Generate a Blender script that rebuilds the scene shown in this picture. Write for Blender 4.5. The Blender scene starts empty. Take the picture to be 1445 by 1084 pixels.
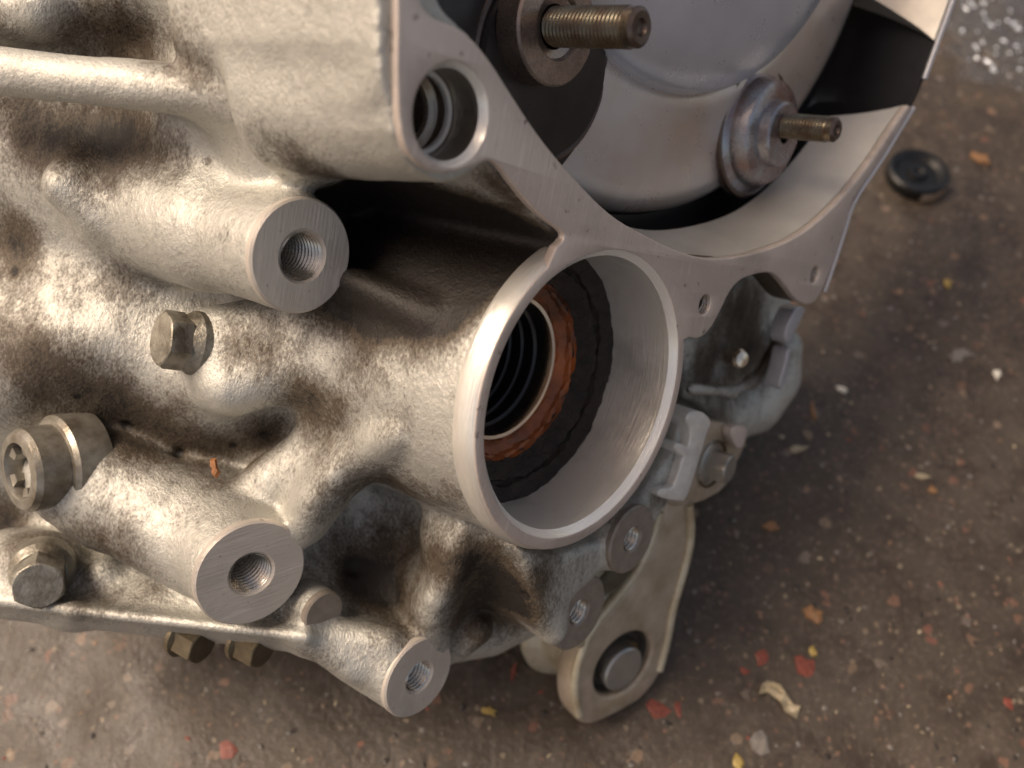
import bpy, bmesh, math, random
import numpy as np
from mathutils import Matrix, Vector
random.seed(7); RNG = np.random.default_rng(7)
SC = bpy.context.scene
COL = SC.collection
# ------------------------------------------------------------------ camera, world, sun, exposure
F_PX, CX, CY = 1300.0, 722.5, 542.0
PITCH = math.radians(32.0); CAM_H = 0.352
cam = bpy.data.objects.new('camera', bpy.data.cameras.new('camera')); COL.objects.link(cam)
cam.data.sensor_width = 36.0; cam.data.lens = 36.0 * F_PX / 1445.0
cam.data.clip_start = 0.01; cam.data.clip_end = 60.0
cam.location = (0, 0, CAM_H); cam.rotation_euler = (PITCH, 0, 0)
cam.data.dof.use_dof = True; cam.data.dof.focus_distance = 0.232; cam.data.dof.aperture_fstop = 10
SC.camera = cam
sun_dir = Vector((-0.52, 0.06, 0.76)).normalized()            # towards the light
w = bpy.data.worlds.new('World'); SC.world = w; w.use_nodes = True
nt = w.node_tree; nt.nodes.clear()
sky = nt.nodes.new('ShaderNodeTexSky'); sky.sky_type = 'NISHITA'; sky.sun_disc = False
sky.sun_elevation = math.asin(sun_dir.z); sky.sun_rotation = math.atan2(sun_dir.x, sun_dir.y)
sky.dust_density = 3.0; sky.air_density = 0.6; sky.ozone_density = 0.3
tint = nt.nodes.new('ShaderNodeMixRGB'); tint.blend_type = 'MULTIPLY'; tint.inputs[0].default_value = 1.0
tint.inputs[2].default_value = (1.0, 0.80, 0.60, 1)            # the photograph's warm white balance
bg = nt.nodes.new('ShaderNodeBackground'); bg.inputs[1].default_value = 0.14
wo = nt.nodes.new('ShaderNodeOutputWorld')
nt.links.new(sky.outputs[0], tint.inputs[1]); nt.links.new(tint.outputs[0], bg.inputs[0]); nt.links.new(bg.outputs[0], wo.inputs[0])
sl = bpy.data.lights.new('sun', 'SUN'); sl.energy = 1.5; sl.angle = math.radians(24); sl.color = (1.0, 0.90, 0.76)
sun = bpy.data.objects.new('sun', sl); COL.objects.link(sun); sun.location = (-1, 0.4, 1.4)
sun.rotation_euler = sun_dir.to_track_quat('Z', 'Y').to_euler()
SC.view_settings.view_transform = 'Standard'; SC.view_settings.look = 'None'
SC.view_settings.gamma = 1.0; SC.view_settings.exposure = 0.86
SC.cycles.use_denoising = True

# ------------------------------------------------------------------ the gearbox frame (u, v across its joint face, s along its shafts), mm
A = np.array([1422, -512, 1300.]); A /= np.linalg.norm(A)
V = np.array([0, 1, 0]) - A[1] * A; V /= np.linalg.norm(V)
U = np.cross(V, A)
O = np.array([98 / F_PX * 228, -20 / F_PX * 228, -228.])
def ray(x, y): return np.array([(x - CX) / F_PX, -(y - CY) / F_PX, -1.])
def on(x, y, s=0.0):                       # where the line of sight meets the plane at axial height s
    r = ray(x, y); d = (A @ O + s) / (A @ r) * r - O
    return np.array([d @ U, d @ V])
def on3(x, y, s): q = on(x, y, s); return np.array([q[0], q[1], s])
def at(x, y, t): d = t * ray(x, y) - O; return np.array([d @ U, d @ V, d @ A])
def to_px(p): P = O + p[0] * U + p[1] * V + p[2] * A; return CX + F_PX * P[0] / -P[2], CY - F_PX * P[1] / -P[2]
RX = Matrix.Rotation(PITCH, 4, 'X')
CAMM = Matrix.Translation((0, 0, CAM_H)) @ RX
GM = Matrix(((U[0], V[0], A[0], O[0] * .001), (U[1], V[1], A[1], O[1] * .001), (U[2], V[2], A[2], O[2] * .001), (0, 0, 0, 1)))
GEAR = CAMM @ GM
def cdir(x, y, z):                         # a direction as it runs in the picture -> gearbox frame
    d = np.array([x, y, z], float); d /= np.linalg.norm(d); return np.array([d @ U, d @ V, d @ A])
def floor_pt(x, y, h=0.0):
    r = (RX.to_3x3() @ Vector(ray(x, y))); k = (h - CAM_H) / r.z
    return Vector((r.x * k, r.y * k, h))

# ------------------------------------------------------------------ materials
def new_mat(name):
    m = bpy.data.materials.new(name); m.use_nodes = True
    n = m.node_tree.nodes; b = n['Principled BSDF']
    return m, m.node_tree, b
def N(t, kind, **kw):
    n = t.nodes.new(kind)
    for k, v in kw.items(): setattr(n, k, v)
    return n
def noise(t, vec, scale, detail=4, rough=0.55, dist=0.0):
    n = N(t, 'ShaderNodeTexNoise'); n.inputs['Scale'].default_value = scale; n.inputs['Detail'].default_value = detail
    n.inputs['Roughness'].default_value = rough; n.inputs['Distortion'].default_value = dist
    t.links.new(vec, n.inputs['Vector']); return n.outputs['Fac']
def voro(t, vec, scale, feature='F1', out='Distance'):
    n = N(t, 'ShaderNodeTexVoronoi', feature=feature); n.inputs['Scale'].default_value = scale
    t.links.new(vec, n.inputs['Vector']); return n.outputs[out]
def ramp(t, fac, stops):
    r = N(t, 'ShaderNodeValToRGB'); e = r.color_ramp.elements
    while len(e) < len(stops): e.new(0.5)
    for el, (p, c) in zip(e, stops):
        el.position = p; el.color = (*c, 1) if len(c) == 3 else c
    t.links.new(fac, r.inputs[0]); return r.outputs[0]
def g3(v): return (v, v, v)
def mixc(t, fac, a, b, mode='MIX'):
    m = N(t, 'ShaderNodeMixRGB', blend_type=mode)
    for i, s in ((0, fac), (1, a), (2, b)):
        if isinstance(s, (int, float)): m.inputs[i].default_value = s if i == 0 else (s, s, s, 1)
        elif isinstance(s, tuple): m.inputs[i].default_value = (*s, 1)
        else: t.links.new(s, m.inputs[i])
    return m.outputs[0]
def mth(t, op, a, b=0.0, clamp=False):
    m = N(t, 'ShaderNodeMath', operation=op, use_clamp=clamp)
    for i, s in ((0, a), (1, b)):
        if isinstance(s, (int, float)): m.inputs[i].default_value = s
        else: t.links.new(s, m.inputs[i])
    return m.outputs[0]
def mapping(t, vec, scale=(1, 1, 1), rot=(0, 0, 0)):
    m = N(t, 'ShaderNodeMapping'); m.inputs['Scale'].default_value = scale; m.inputs['Rotation'].default_value = rot
    t.links.new(vec, m.inputs['Vector']); return m.outputs[0]
def obj_co(t): return N(t, 'ShaderNodeTexCoord').outputs['Object']
def bump(t, b, h, strength=0.5, dist=0.001):
    n = N(t, 'ShaderNodeBump'); n.inputs['Strength'].default_value = strength; n.inputs['Distance'].default_value = dist
    t.links.new(h, n.inputs['Height']); t.links.new(n.outputs[0], b.inputs['Normal']); return n

def cast_material():
    m, t, b = new_mat('cast_aluminium'); co = obj_co(t)
    st = mapping(t, co, (1.0, 0.55, 0.8), (0.3, 0.2, 0.9))
    big = noise(t, co, 28, 5, .6, .4); mid = noise(t, st, 190, 8, .72, .3); fine = noise(t, st, 1500, 3, .7)
    att = N(t, 'ShaderNodeAttribute', attribute_name='grime').outputs['Fac']
    gm = mth(t, 'ADD', att, mth(t, 'MULTIPLY', mth(t, 'SUBTRACT', mid, .5), 1.9))
    gm = mth(t, 'ADD', gm, mth(t, 'MULTIPLY', mth(t, 'SUBTRACT', big, .5), 1.0))
    gm = mth(t, 'ADD', gm, mth(t, 'MULTIPLY', mth(t, 'SUBTRACT', fine, .5), 1.35))
    g = ramp(t, gm, [(.02, g3(.0)), (.30, g3(.30)), (.55, g3(.68)), (1.0, g3(1))])
    clean = mixc(t, mid, (.45, .44, .395), (.60, .59, .54))
    oil = mixc(t, big, (.12, .092, .06), (.045, .035, .026))
    oil = mixc(t, ramp(t, fine, [(.45, g3(0)), (.75, g3(1))]), oil, (.05, .036, .025))
    c = mixc(t, g, clean, oil)
    c = mixc(t, ramp(t, mth(t, 'MULTIPLY', gm, .5), [(.58, g3(0)), (.82, g3(1))]), c, (.016, .012, .009))  # near-black end: soot and the pocket's painted shade
    t.links.new(c, b.inputs['Base Color'])
    t.links.new(mth(t, 'SUBTRACT', .74, mth(t, 'MULTIPLY', g, .52)), b.inputs['Metallic'])
    t.links.new(mth(t, 'ADD', mth(t, 'MULTIPLY', mid, .35), .38), b.inputs['Roughness'])
    pit = ramp(t, voro(t, st, 420), [(.0, g3(0)), (.5, g3(1))])
    h = mth(t, 'ADD', mth(t, 'MULTIPLY', fine, .8), mth(t, 'MULTIPLY', mid, .75))
    h = mth(t, 'ADD', h, mth(t, 'MULTIPLY', pit, .28))
    bump(t, b, h, .85, .00045); return m
def machined_material(name, c0, c1, rough=.3, metal=.92, ring=None, scratch=.25, spots=True):
    m, t, b = new_mat(name); co = obj_co(t)
    st = mapping(t, co, (1, .06, 1), (0, 0, .35))
    sc = noise(t, st, 1400, 3, .6); bl = noise(t, co, 60, 5, .6); sp = noise(t, co, 330, 3, .5)
    c = mixc(t, bl, c0, c1)
    if spots: c = mixc(t, ramp(t, sp, [(.66, g3(0)), (.74, g3(.6))]), c, (.10, .07, .05))
    c = mixc(t, ramp(t, noise(t, co, 17, 6, .7, .6), [(.50, g3(0)), (.72, g3(.55))]), c, tuple(x * .42 for x in c0))
    c = mixc(t, ramp(t, noise(t, mapping(t, co, (1, .12, 1), (0, 0, -.7)), 500, 4, .7), [(.56, g3(0)), (.72, g3(.35))]), c, tuple(min(1, x * 1.35) for x in c1))
    t.links.new(c, b.inputs['Base Color']); b.inputs['Metallic'].default_value = metal
    t.links.new(mth(t, 'ADD', mth(t, 'MULTIPLY', bl, .22), rough - .1), b.inputs['Roughness'])
    bump(t, b, mth(t, 'ADD', sc, mth(t, 'MULTIPLY', bl, .6)), scratch, .0002); return m
def turned_material(name, col, rough, lines=2600, dark=(.1, .08, .06), darkness=.3):
    m, t, b = new_mat(name); co = obj_co(t)
    st = mapping(t, co, (.04, .04, 1)); ln = noise(t, st, lines, 3, .6); bl = noise(t, co, 45, 4, .6)
    c = mixc(t, ramp(t, bl, [(.45, g3(0)), (.8, g3(darkness))]), col, dark)
    t.links.new(c, b.inputs['Base Color']); b.inputs['Metallic'].default_value = .95
    b.inputs['Roughness'].default_value = rough
    bump(t, b, ln, .5, .0004); return m
def plain(name, col, rough=.5, metal=0.0, var=.35, scale=120, bmp=.3, bd=.0004, col2=None, coat=0):
    m, t, b = new_mat(name); co = obj_co(t)
    n1 = noise(t, co, scale, 5, .6); n2 = noise(t, co, scale * 6, 3, .6)
    c2 = col2 or tuple(x * (1 - var) for x in col)
    t.links.new(mixc(t, ramp(t, n1, [(.35, g3(0)), (.65, g3(1))]), col, c2), b.inputs['Base Color'])
    b.inputs['Metallic'].default_value = metal; b.inputs['Coat Weight'].default_value = coat
    t.links.new(mth(t, 'ADD', mth(t, 'MULTIPLY', n2, .25), rough - .12), b.inputs['Roughness'])
    bump(t, b, mth(t, 'ADD', n1, mth(t, 'MULTIPLY', n2, .5)), bmp, bd); return m
M = {}
M['cast'] = cast_material()
M['face'] = machined_material('machined_face', (.53, .45, .395), (.68, .585, .515), .38, .35, scratch=.45)
M['boss_face'] = machined_material('boss_face_metal', (.44, .395, .345), (.66, .60, .53), .38, .35, scratch=.45)
M['bright'] = turned_material('bright_chamfer', (.93, .90, .83), .24, darkness=.1)  # near-white colour paints in the chamfer's highlight
M['bright'].node_tree.nodes['Principled BSDF'].inputs['Metallic'].default_value = .35
M['outerch'] = turned_material('outer_chamfer_metal', (.80, .77, .70), .30, darkness=.2)
M['outerch'].node_tree.nodes['Principled BSDF'].inputs['Metallic'].default_value = .6
M['tab'] = plain('fresh_break_aluminium', (.80, .78, .72), .45, .35, .18, 220, .4, .0006)
M['bore'] = turned_material('turned_bore', (.86, .83, .76), .34, 2600, darkness=.5)
M['shaftbore'] = turned_material('shaft_bore_metal', (.40, .35, .29), .3, 2600, darkness=.5)
M['bore'].node_tree.nodes['Principled BSDF'].inputs['Metallic'].default_value = .5
M['thread'] = plain('thread_aluminium', (.75, .70, .62), .28, .95, .2, 300, .1)
M['bellwall'] = plain('bell_wall_metal', (.70, .655, .575), .42, .5, .16, 45, .35)
M['rim'] = plain('rim_edge_metal', (.52, .52, .55), .34, .4, .1, 60, .1)
M['converter'] = plain('converter_steel', (.70, .675, .665), .30, .5, .18, 15, .08, .0003, (.58, .47, .385))
M['dome'] = plain('dome_steel', (.68, .70, .76), .30, .5, .15, 26, .08, .0003)
M['padsteel'] = plain('pad_steel', (.36, .38, .41), .28, .75, .3, 70, .3, .0008, (.27, .17, .14))
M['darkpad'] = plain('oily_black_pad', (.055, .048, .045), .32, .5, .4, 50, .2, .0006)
M['washer'] = plain('brown_washer_steel', (.36, .28, .235), .28, .8, .3, 150, .2, .0005)
M['stud'] = plain('stud_steel', (.20, .18, .13), .30, .85, .3, 200, .2, .0003, (.12, .08, .055))
M['stud_end'] = plain('stud_end_steel', (.16, .12, .10), .36, .8, .3, 300, .2)
M['zinc'] = plain('zinc_bolt', (.36, .34, .285), .42, .6, .3, 130, .6, .0009, (.12, .10, .072))
M['zincdark'] = plain('oily_bolt_face', (.15, .12, .075), .42, .6, .35, 260, .3, .0005)
M['black'] = plain('black_oily_plastic', (.013, .012, .013), .33, 0, .3, 80, .15, .0006)  # the shade of deep recesses, put into the colour
M['sealgrime'] = plain('seal_grime', (.038, .024, .018), .6, .1, .6, 260, .9, .0014)
M['orange'] = plain('orange_seal_rubber', (.46, .12, .024), .38, .05, .3, 45, .8, .0012, (.07, .024, .012))
M['lip'] = plain('seal_lip_steel', (.80, .68, .55), .2, 1.0, .1, 120, .05)
M['rubber'] = plain('bush_rubber', (.035, .03, .024), .5, 0, .4, 200, .3)
M['core'] = plain('bush_core_steel', (.44, .43, .40), .36, .8, .15, 120, .15)
M['armcast'] = plain('arm_aluminium', (.62, .57, .44), .42, .5, .25, 90, .5, .0006, (.42, .35, .23))
M['armface'] = plain('arm_face_aluminium', (.52, .44, .35), .42, .45, .25, 90, .3, .0005, (.36, .29, .20))
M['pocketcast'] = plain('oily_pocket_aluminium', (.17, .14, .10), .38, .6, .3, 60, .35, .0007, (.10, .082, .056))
M['darkdisc'] = plain('dark_boss_face', (.31, .265, .22), .42, .4, .25, 250, .3, .0004)
M['plug'] = plain('plug_steel', (.36, .34, .29), .36, .6, .3, 120, .4, .0006, (.16, .135, .10))
M['rust'] = plain('rust_flake', (.28, .11, .03), .6, .1, .4, 700, .5)

# ------------------------------------------------------------------ object helpers
def thing(name, label, cat, group=None, matrix=None):
    o = bpy.data.objects.new(name, None); COL.objects.link(o); o.empty_display_size = .02
    if matrix is not None: o.matrix_world = matrix
    o['label'] = label; o['category'] = cat
    if group: o['group'] = group
    return o
def link(name, me, mat, parent=None, smooth=True, label=None, matrix=None):
    if mat is not None and not me.materials: me.materials.append(mat)
    if smooth: me.shade_smooth()
    o = bpy.data.objects.new(name, me); COL.objects.link(o)
    if parent: o.parent = parent
    if matrix is not None: o.matrix_local = matrix
    if label: o['label'] = label
    return o
def mesh_of(verts, faces, mm=True, sharp=None):
    me = bpy.data.meshes.new('m'); v = np.asarray(verts, float) * (.001 if mm else 1)
    me.from_pydata(v.tolist(), [], faces); me.update()
    if sharp is not None:
        bm = bmesh.new(); bm.from_mesh(me)
        bmesh.ops.recalc_face_normals(bm, faces=bm.faces)
        for e in bm.edges:
            if len(e.link_faces) == 2 and e.calc_face_angle(0) > math.radians(sharp): e.smooth = False
        bm.to_mesh(me); bm.free()
    return me
def frame_axis(p, axis):                   # matrix (gearbox frame, mm -> m) whose z runs along axis
    z = Vector(axis).normalized(); q = z.to_track_quat('Z', 'Y').to_matrix().to_4x4()
    return Matrix.Translation(Vector(p) * .001) @ q
def lathe(prof, seg=96, fn=None, sharp=28, cap0=False, cap1=False):
    V_, F_ = [], []
    for j, (r, z) in enumerate(prof):
        for i in range(seg):
            a = 2 * math.pi * i / seg; rr, zz = (r, z) if fn is None else fn(r, z, a, j)
            V_.append((rr * math.cos(a), rr * math.sin(a), zz))
    for j in range(len(prof) - 1):
        for i in range(seg):
            k = (i + 1) % seg; F_.append((j * seg + i, j * seg + k, (j + 1) * seg + k, (j + 1) * seg + i))
    if cap0: F_.append(tuple(range(seg))[::-1])
    if cap1: F_.append(tuple((len(prof) - 1) * seg + i for i in range(seg)))
    return mesh_of(V_, F_, sharp=sharp)
def P3(u, v, s): return Matrix.Translation((u * .001, v * .001, s * .001))
def thread_in(r, pitch, z0, z1, amp=.35, seg=48):
    n = int(abs(z1 - z0) / pitch * 8) + 1
    prof = [(r, z0 + (z1 - z0) * i / (n - 1)) for i in range(n)]
    def fn(rr, z, a, j):
        ph = ((z / pitch) + a / (2 * math.pi)) % 1.0
        return rr + amp * (1 - abs(2 * ph - 1)) * 2 - amp, z
    return lathe(prof, seg, fn, sharp=None)
def chaikin(p, n=2, closed=True):
    p = np.asarray(p, float)
    for _ in range(n):
        q = np.roll(p, -1, 0) if closed else p[1:]
        a = p if closed else p[:-1]
        r = np.empty((len(a) * 2, p.shape[1])); r[0::2] = .75 * a + .25 * q; r[1::2] = .25 * a + .75 * q
        if not closed: r = np.vstack([p[:1], r, p[-1:]])
        p = r
    return p
def plate(outer, holes, s_top, thick, bevel=.4, extra=None):
    """flat plate in the joint plane with through holes and a rounded edge"""
    cu = bpy.data.curves.new('c', 'CURVE'); cu.dimensions = '2D'; cu.fill_mode = 'BOTH'
    cu.extrude = (thick / 2 - bevel) * .001; cu.bevel_depth = bevel * .001; cu.bevel_resolution = 2; cu.offset = -bevel * .001
    for ring_ in [outer] + holes:
        sp = cu.splines.new('POLY'); sp.points.add(len(ring_) - 1); sp.use_cyclic_u = True
        for i, q in enumerate(ring_): sp.points[i].co = (q[0] * .001, q[1] * .001, 0, 1)
    o = bpy.data.objects.new('c', cu); COL.objects.link(o)
    dg = bpy.context.evaluated_depsgraph_get(); me = bpy.data.meshes.new_from_object(o.evaluated_get(dg))
    bpy.data.objects.remove(o)
    me.transform(Matrix.Translation((0, 0, (s_top - thick / 2) * .001)))
    bm = bmesh.new(); bm.from_mesh(me); bmesh.ops.remove_doubles(bm, verts=bm.verts, dist=1e-6)
    for e in bm.edges:
        if len(e.link_faces) == 2 and e.calc_face_angle(0) > math.radians(40): e.smooth = False
    bm.to_mesh(me); bm.free()
    return me
def circ(u, v, r, n=96, a0=0.0, a1=2 * math.pi, end=False):
    k = n + 1 if end else n
    return [(u + r * math.cos(a0 + (a1 - a0) * i / n), v + r * math.sin(a0 + (a1 - a0) * i / n)) for i in range(k)]
def hex_head(af, h, fl_r, fl_h):
    """hexagon head with chamfered corners, its flange built apart"""
    V_, F_ = [], []; R = af / math.sqrt(3)
    for r_, z in ((1, 0), (1, h - 1.0), (.955, h - .3), (.90, h)):
        for i in range(24):
            a = 2 * math.pi * i / 24; hx = af / 2 / math.cos((a % (math.pi / 3)) - math.pi / 6)
            rr = hx if r_ == 1 else min(hx, af / 2 * (1.07 if z < h else .97))
            V_.append((rr * math.cos(a), rr * math.sin(a), z))
    for j in range(3):
        for i in range(24):
            k = (i + 1) % 24; F_.append((j * 24 + i, j * 24 + k, (j + 1) * 24 + k, (j + 1) * 24 + i))
    F_.append(tuple(72 + i for i in range(24)))
    return mesh_of(V_, F_, sharp=24), lathe([(0.01, .2), (fl_r * .8, .2), (fl_r, -fl_h * .3), (fl_r, -fl_h)], 40)

# ------------------------------------------------------------------ the casting, grown as a blended solid and meshed with surface nets
H = 1.0
gu = np.arange(-128, 178, H, dtype=np.float32); gv = np.arange(-120, 128, H, dtype=np.float32); gs = np.arange(-172, 5, H, dtype=np.float32)
D = np.full((len(gu), len(gv), len(gs)), 25.0, np.float32)
def sl_(g, a, b): return slice(max(0, int(np.searchsorted(g, a))), min(len(g), int(np.searchsorted(g, b))))
def smin(a, b, k):
    if k <= 0: return np.minimum(a, b)
    h = np.maximum(k - np.abs(a - b), 0) / k; return np.minimum(a, b) - h * h * k * .25
def prim(lo, hi, fn, k=4.0, cut=False):
    m = k + 3
    I = (sl_(gu, lo[0] - m, hi[0] + m), sl_(gv, lo[1] - m, hi[1] + m), sl_(gs, lo[2] - m, hi[2] + m))
    X = gu[I[0]][:, None, None]; Y = gv[I[1]][None, :, None]; Z = gs[I[2]][None, None, :]
    if X.size == 0 or Y.size == 0 or Z.size == 0: return
    d = fn(X, Y, Z).astype(np.float32); cur = D[I]
    D[I] = -smin(-cur, d, k) if cut else smin(cur, d, k)
def capsule(a, b, ra, rb=None, k=6.0, cut=False):
    rb = ra if rb is None else rb; a = np.asarray(a, float); b = np.asarray(b, float); ab = b - a; L2 = ab @ ab
    def fn(X, Y, Z):
        h = np.clip(((X - a[0]) * ab[0] + (Y - a[1]) * ab[1] + (Z - a[2]) * ab[2]) / L2, 0, 1)
        return np.sqrt((X - a[0] - h * ab[0]) ** 2 + (Y - a[1] - h * ab[1]) ** 2 + (Z - a[2] - h * ab[2]) ** 2) - (ra + (rb - ra) * h)
    r = max(ra, rb); prim(np.minimum(a, b) - r, np.maximum(a, b) + r, fn, k, cut)
def rod(c, r0, r1, s0, s1, k=4.0, cut=False, rnd=1.0):
    """upright cone frustum: radius r0 at s0 (deep) to r1 at s1 (face)"""
    def fn(X, Y, Z):
        R = np.sqrt((X - c[0]) ** 2 + (Y - c[1]) ** 2); rr = r0 + (r1 - r0) * np.clip((Z - s0) / (s1 - s0), 0, 1)
        dr = R - rr + rnd; dz = np.maximum(s0 - Z, Z - s1) + rnd
        return np.minimum(np.maximum(dr, dz), 0) + np.sqrt(np.maximum(dr, 0) ** 2 + np.maximum(dz, 0) ** 2) - rnd
    r = max(r0, r1); prim((c[0] - r, c[1] - r, s0), (c[0] + r, c[1] + r, s1), fn, k, cut)
def cone(p, ax, r_face, r_base, L, k=5.0, rnd=1.0):
    p = np.asarray(p, float); ax = np.asarray(ax, float) / np.linalg.norm(ax); q = p - ax * L
    def fn(X, Y, Z):
        z = (X - p[0]) * ax[0] + (Y - p[1]) * ax[1] + (Z - p[2]) * ax[2]
        R = np.sqrt(np.maximum((X - p[0]) ** 2 + (Y - p[1]) ** 2 + (Z - p[2]) ** 2 - z * z, 0))
        rr = r_face + (r_base - r_face) * np.clip(-z / L, 0, 1); dr = R - rr + rnd; dz = np.maximum(z, -L - z) + rnd
        return np.minimum(np.maximum(dr, dz), 0) + np.sqrt(np.maximum(dr, 0) ** 2 + np.maximum(dz, 0) ** 2) - rnd
    r = max(r_face, r_base); prim(np.minimum(p, q) - r, np.maximum(p, q) + r, fn, k)
def sd_poly(X, Y, P):
    d = np.full(np.broadcast(X, Y).shape, 1e9, np.float32); ins = np.zeros(d.shape, bool)
    for i in range(len(P)):
        a, b = P[i], P[(i + 1) % len(P)]; e = b - a; L2 = max(e @ e, 1e-9)
        h = np.clip(((X - a[0]) * e[0] + (Y - a[1]) * e[1]) / L2, 0, 1)
        d = np.minimum(d, (X - a[0] - h * e[0]) ** 2 + (Y - a[1] - h * e[1]) ** 2)
        c = ((a[1] > Y) != (b[1] > Y)) & (X < (b[0] - a[0]) * (Y - a[1]) / (b[1] - a[1] + 1e-12) + a[0]); ins ^= c
    return np.where(ins, -np.sqrt(d), np.sqrt(d))
def slab(P, s0, s1, k=3.0, rnd=1.2, draft=0.0, cut=False):
    P = np.asarray(P, float)
    def fn(X, Y, Z):
        d2 = sd_poly(X[:, :, 0], Y[:, :, 0], P)[:, :, None] - draft * np.maximum(s1 - Z, 0) + rnd
        dz = np.maximum(s0 - Z, Z - s1) + rnd
        return np.minimum(np.maximum(d2, dz), 0) + np.sqrt(np.maximum(d2, 0) ** 2 + np.maximum(dz, 0) ** 2) - rnd
    m = draft * (s1 - s0)
    prim((P[:, 0].min() - m, P[:, 1].min() - m, s0), (P[:, 0].max() + m, P[:, 1].max() + m, s1), fn, k, cut)
def pxs(pts, s=0.0): return np.array([on(x, y, s) for x, y in pts])

def surf(x, y, t0=150, t1=400):
    for t in np.arange(t0, t1, .5):
        p = at(x, y, t); i = int((p[0] - gu[0]) / H); j = int((p[1] - gv[0]) / H); k = int((p[2] - gs[0]) / H)
        if 0 <= i < D.shape[0] and 0 <= j < D.shape[1] and 0 <= k < D.shape[2] and D[i, j, k] < 0: return t
    return 260.
# body relief: how far the cast skin lies from the middle of the workshop view, in mm
CP = [(-150,-150,245),(100,-150,225),(300,-150,202),(556,-150,155),(556,-60,158.8),
 (0,0,235),(150,0,222),(300,30,208),(420,40,188),(500,20,171),(556,0,161.8),(556,60,164.8),(553,112,168.4),(470,110,185),(200,60,232),(90,40,238),(450,180,200),(520,170,186),(380,215,220),
 (150,190,243),(0,200,248),(60,270,246),(120,250,240),(250,200,226),(350,150,213),(0,350,264),(100,350,254),(180,400,252),(60,450,250),(150,480,250),
 (300,560,247),(300,440,258),(400,560,258),(450,450,260),(500,560,254),(500,690,280),(545,665,276),(465,725,276),(400,500,252),(460,520,256),(540,320,296),(600,350,294),(640,300,282),(700,330,276),(560,390,296),(620,390,288),
 (500,390,284),(600,430,268),(560,260,284),(480,300,280),(560,520,250),(0,560,256),(100,590,264),(200,615,269),(300,655,272),(400,640,272),(480,600,262),
 (470,760,278),(560,720,280),(520,850,276),(600,800,275),(440,700,270),(640,700,268),(700,830,284),(680,900,286),(760,880,286),
 (0,760,292),(60,820,276),(200,850,264),(300,880,260),(150,770,284),(420,890,257),(480,930,266),(560,980,280),
 (800,500,312),(800,700,312),(720,600,305),(780,330,290),(900,500,330),(900,800,330),(-200,400,262),(-200,700,280),(-200,200,255),(-200,900,290),(700,1000,310)]
cp = np.array(CP, float)
def tps(r2): return np.where(r2 > 0, .5 * r2 * np.log(np.maximum(r2, 1e-9)), 0)
XY = cp[:, :2] / 300; n_ = len(cp)
K = tps(((XY[:, None] - XY[None]) ** 2).sum(-1)) + np.eye(n_) * .002
Pm = np.c_[np.ones(n_), XY]; S = np.zeros((n_ + 3, n_ + 3)); S[:n_, :n_] = K; S[:n_, n_:] = Pm; S[n_:, :n_] = Pm.T
wt = np.linalg.solve(S, np.r_[cp[:, 2], 0, 0, 0])
ix = np.arange(-400, 1200, 8.); iy = np.arange(-400, 1300, 8.)
QX, QY = np.meshgrid(ix, iy, indexing='ij'); q = np.c_[QX.ravel(), QY.ravel()] / 300
DM = (tps(((q[:, None] - XY[None]) ** 2).sum(-1)) @ wt[:n_] + np.c_[np.ones(len(q)), q] @ wt[n_:]).reshape(QX.shape).astype(np.float32)
body_poly = np.array([(-300,-300),(610,-300),(612,0),(618,60),(700,150),(790,255),(850,330),(850,700),(800,800),(780,885),(700,925),(640,935),(560,985),(490,950),(440,912),(110,858),(30,850),(-300,800)], float)
PM = sd_poly(QX, QY, body_poly).astype(np.float32)
def bil(G, px, py):
    fx = np.clip((px - ix[0]) / 8, 0, len(ix) - 1.01); fy = np.clip((py - iy[0]) / 8, 0, len(iy) - 1.01)
    i = fx.astype(np.int32); j = fy.astype(np.int32); a = fx - i; b = fy - j
    return (G[i, j] * (1 - a) + G[i + 1, j] * a) * (1 - b) + (G[i, j + 1] * (1 - a) + G[i + 1, j + 1] * a) * b
def cam_of(X, Y, Z):
    x = O[0] + X * U[0] + Y * V[0] + Z * A[0]; y = O[1] + X * U[1] + Y * V[1] + Z * A[1]; t = -(O[2] + X * U[2] + Y * V[2] + Z * A[2])
    return x, y, np.maximum(t, 60)
for i0 in range(0, len(gu), 24):
    X = gu[i0:i0 + 24][:, None, None]; Y = gv[None, :, None]; Z = gs[None, None, :]
    x, y, t = cam_of(X, Y, Z); px = (CX + F_PX * x / t).astype(np.float32); py = (CY - F_PX * y / t).astype(np.float32)
    dm = bil(DM, px, py); d = np.maximum((dm - t) * .85, (t - dm - 55) * .85); d = -smin(-d, -(Z + 2.2 + 0 * d), 2)
    D[i0:i0 + 24] = np.clip(-smin(-d, -(bil(PM, px, py) * t / F_PX).astype(np.float32), 4), -25, 25)

# bearing boss: conical skirt behind the big bore
rod((4, 0), 44, 40.3, -66, -2.6, k=9, rnd=.8)
rod((4, 0), 38, 38, -80, -30, k=6)
# boss round the upper bore and wall of the bell on this side
rod((-58.2, 56.5), 17.5, 12.4, -52, -1.6, k=12, rnd=.8)
BAND_R = [(600,20),(640,40),(664,55),(692,90),(720,135),(761,198),(813,260),(865,312),(914,336)]
BAND_L = [(560,-60),(562,30),(560,100),(566,205),(600,240),(630,246),(668,236),(690,224),(706,234),(725,262),(760,302),(785,320),(797,330),(796,340),(786,349)]
wall_poly = np.vstack([pxs([(540,-120),(545,60),(575,180),(640,240),(695,228),(720,262),(770,312),(800,345)]), pxs([(914,336),(865,312),(813,260),(761,198),(720,135),(692,90),(664,55),(640,40),(600,20),(585,-120)])])
slab(wall_poly, -72, -1.6, k=5, rnd=.8, draft=.06)
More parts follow.
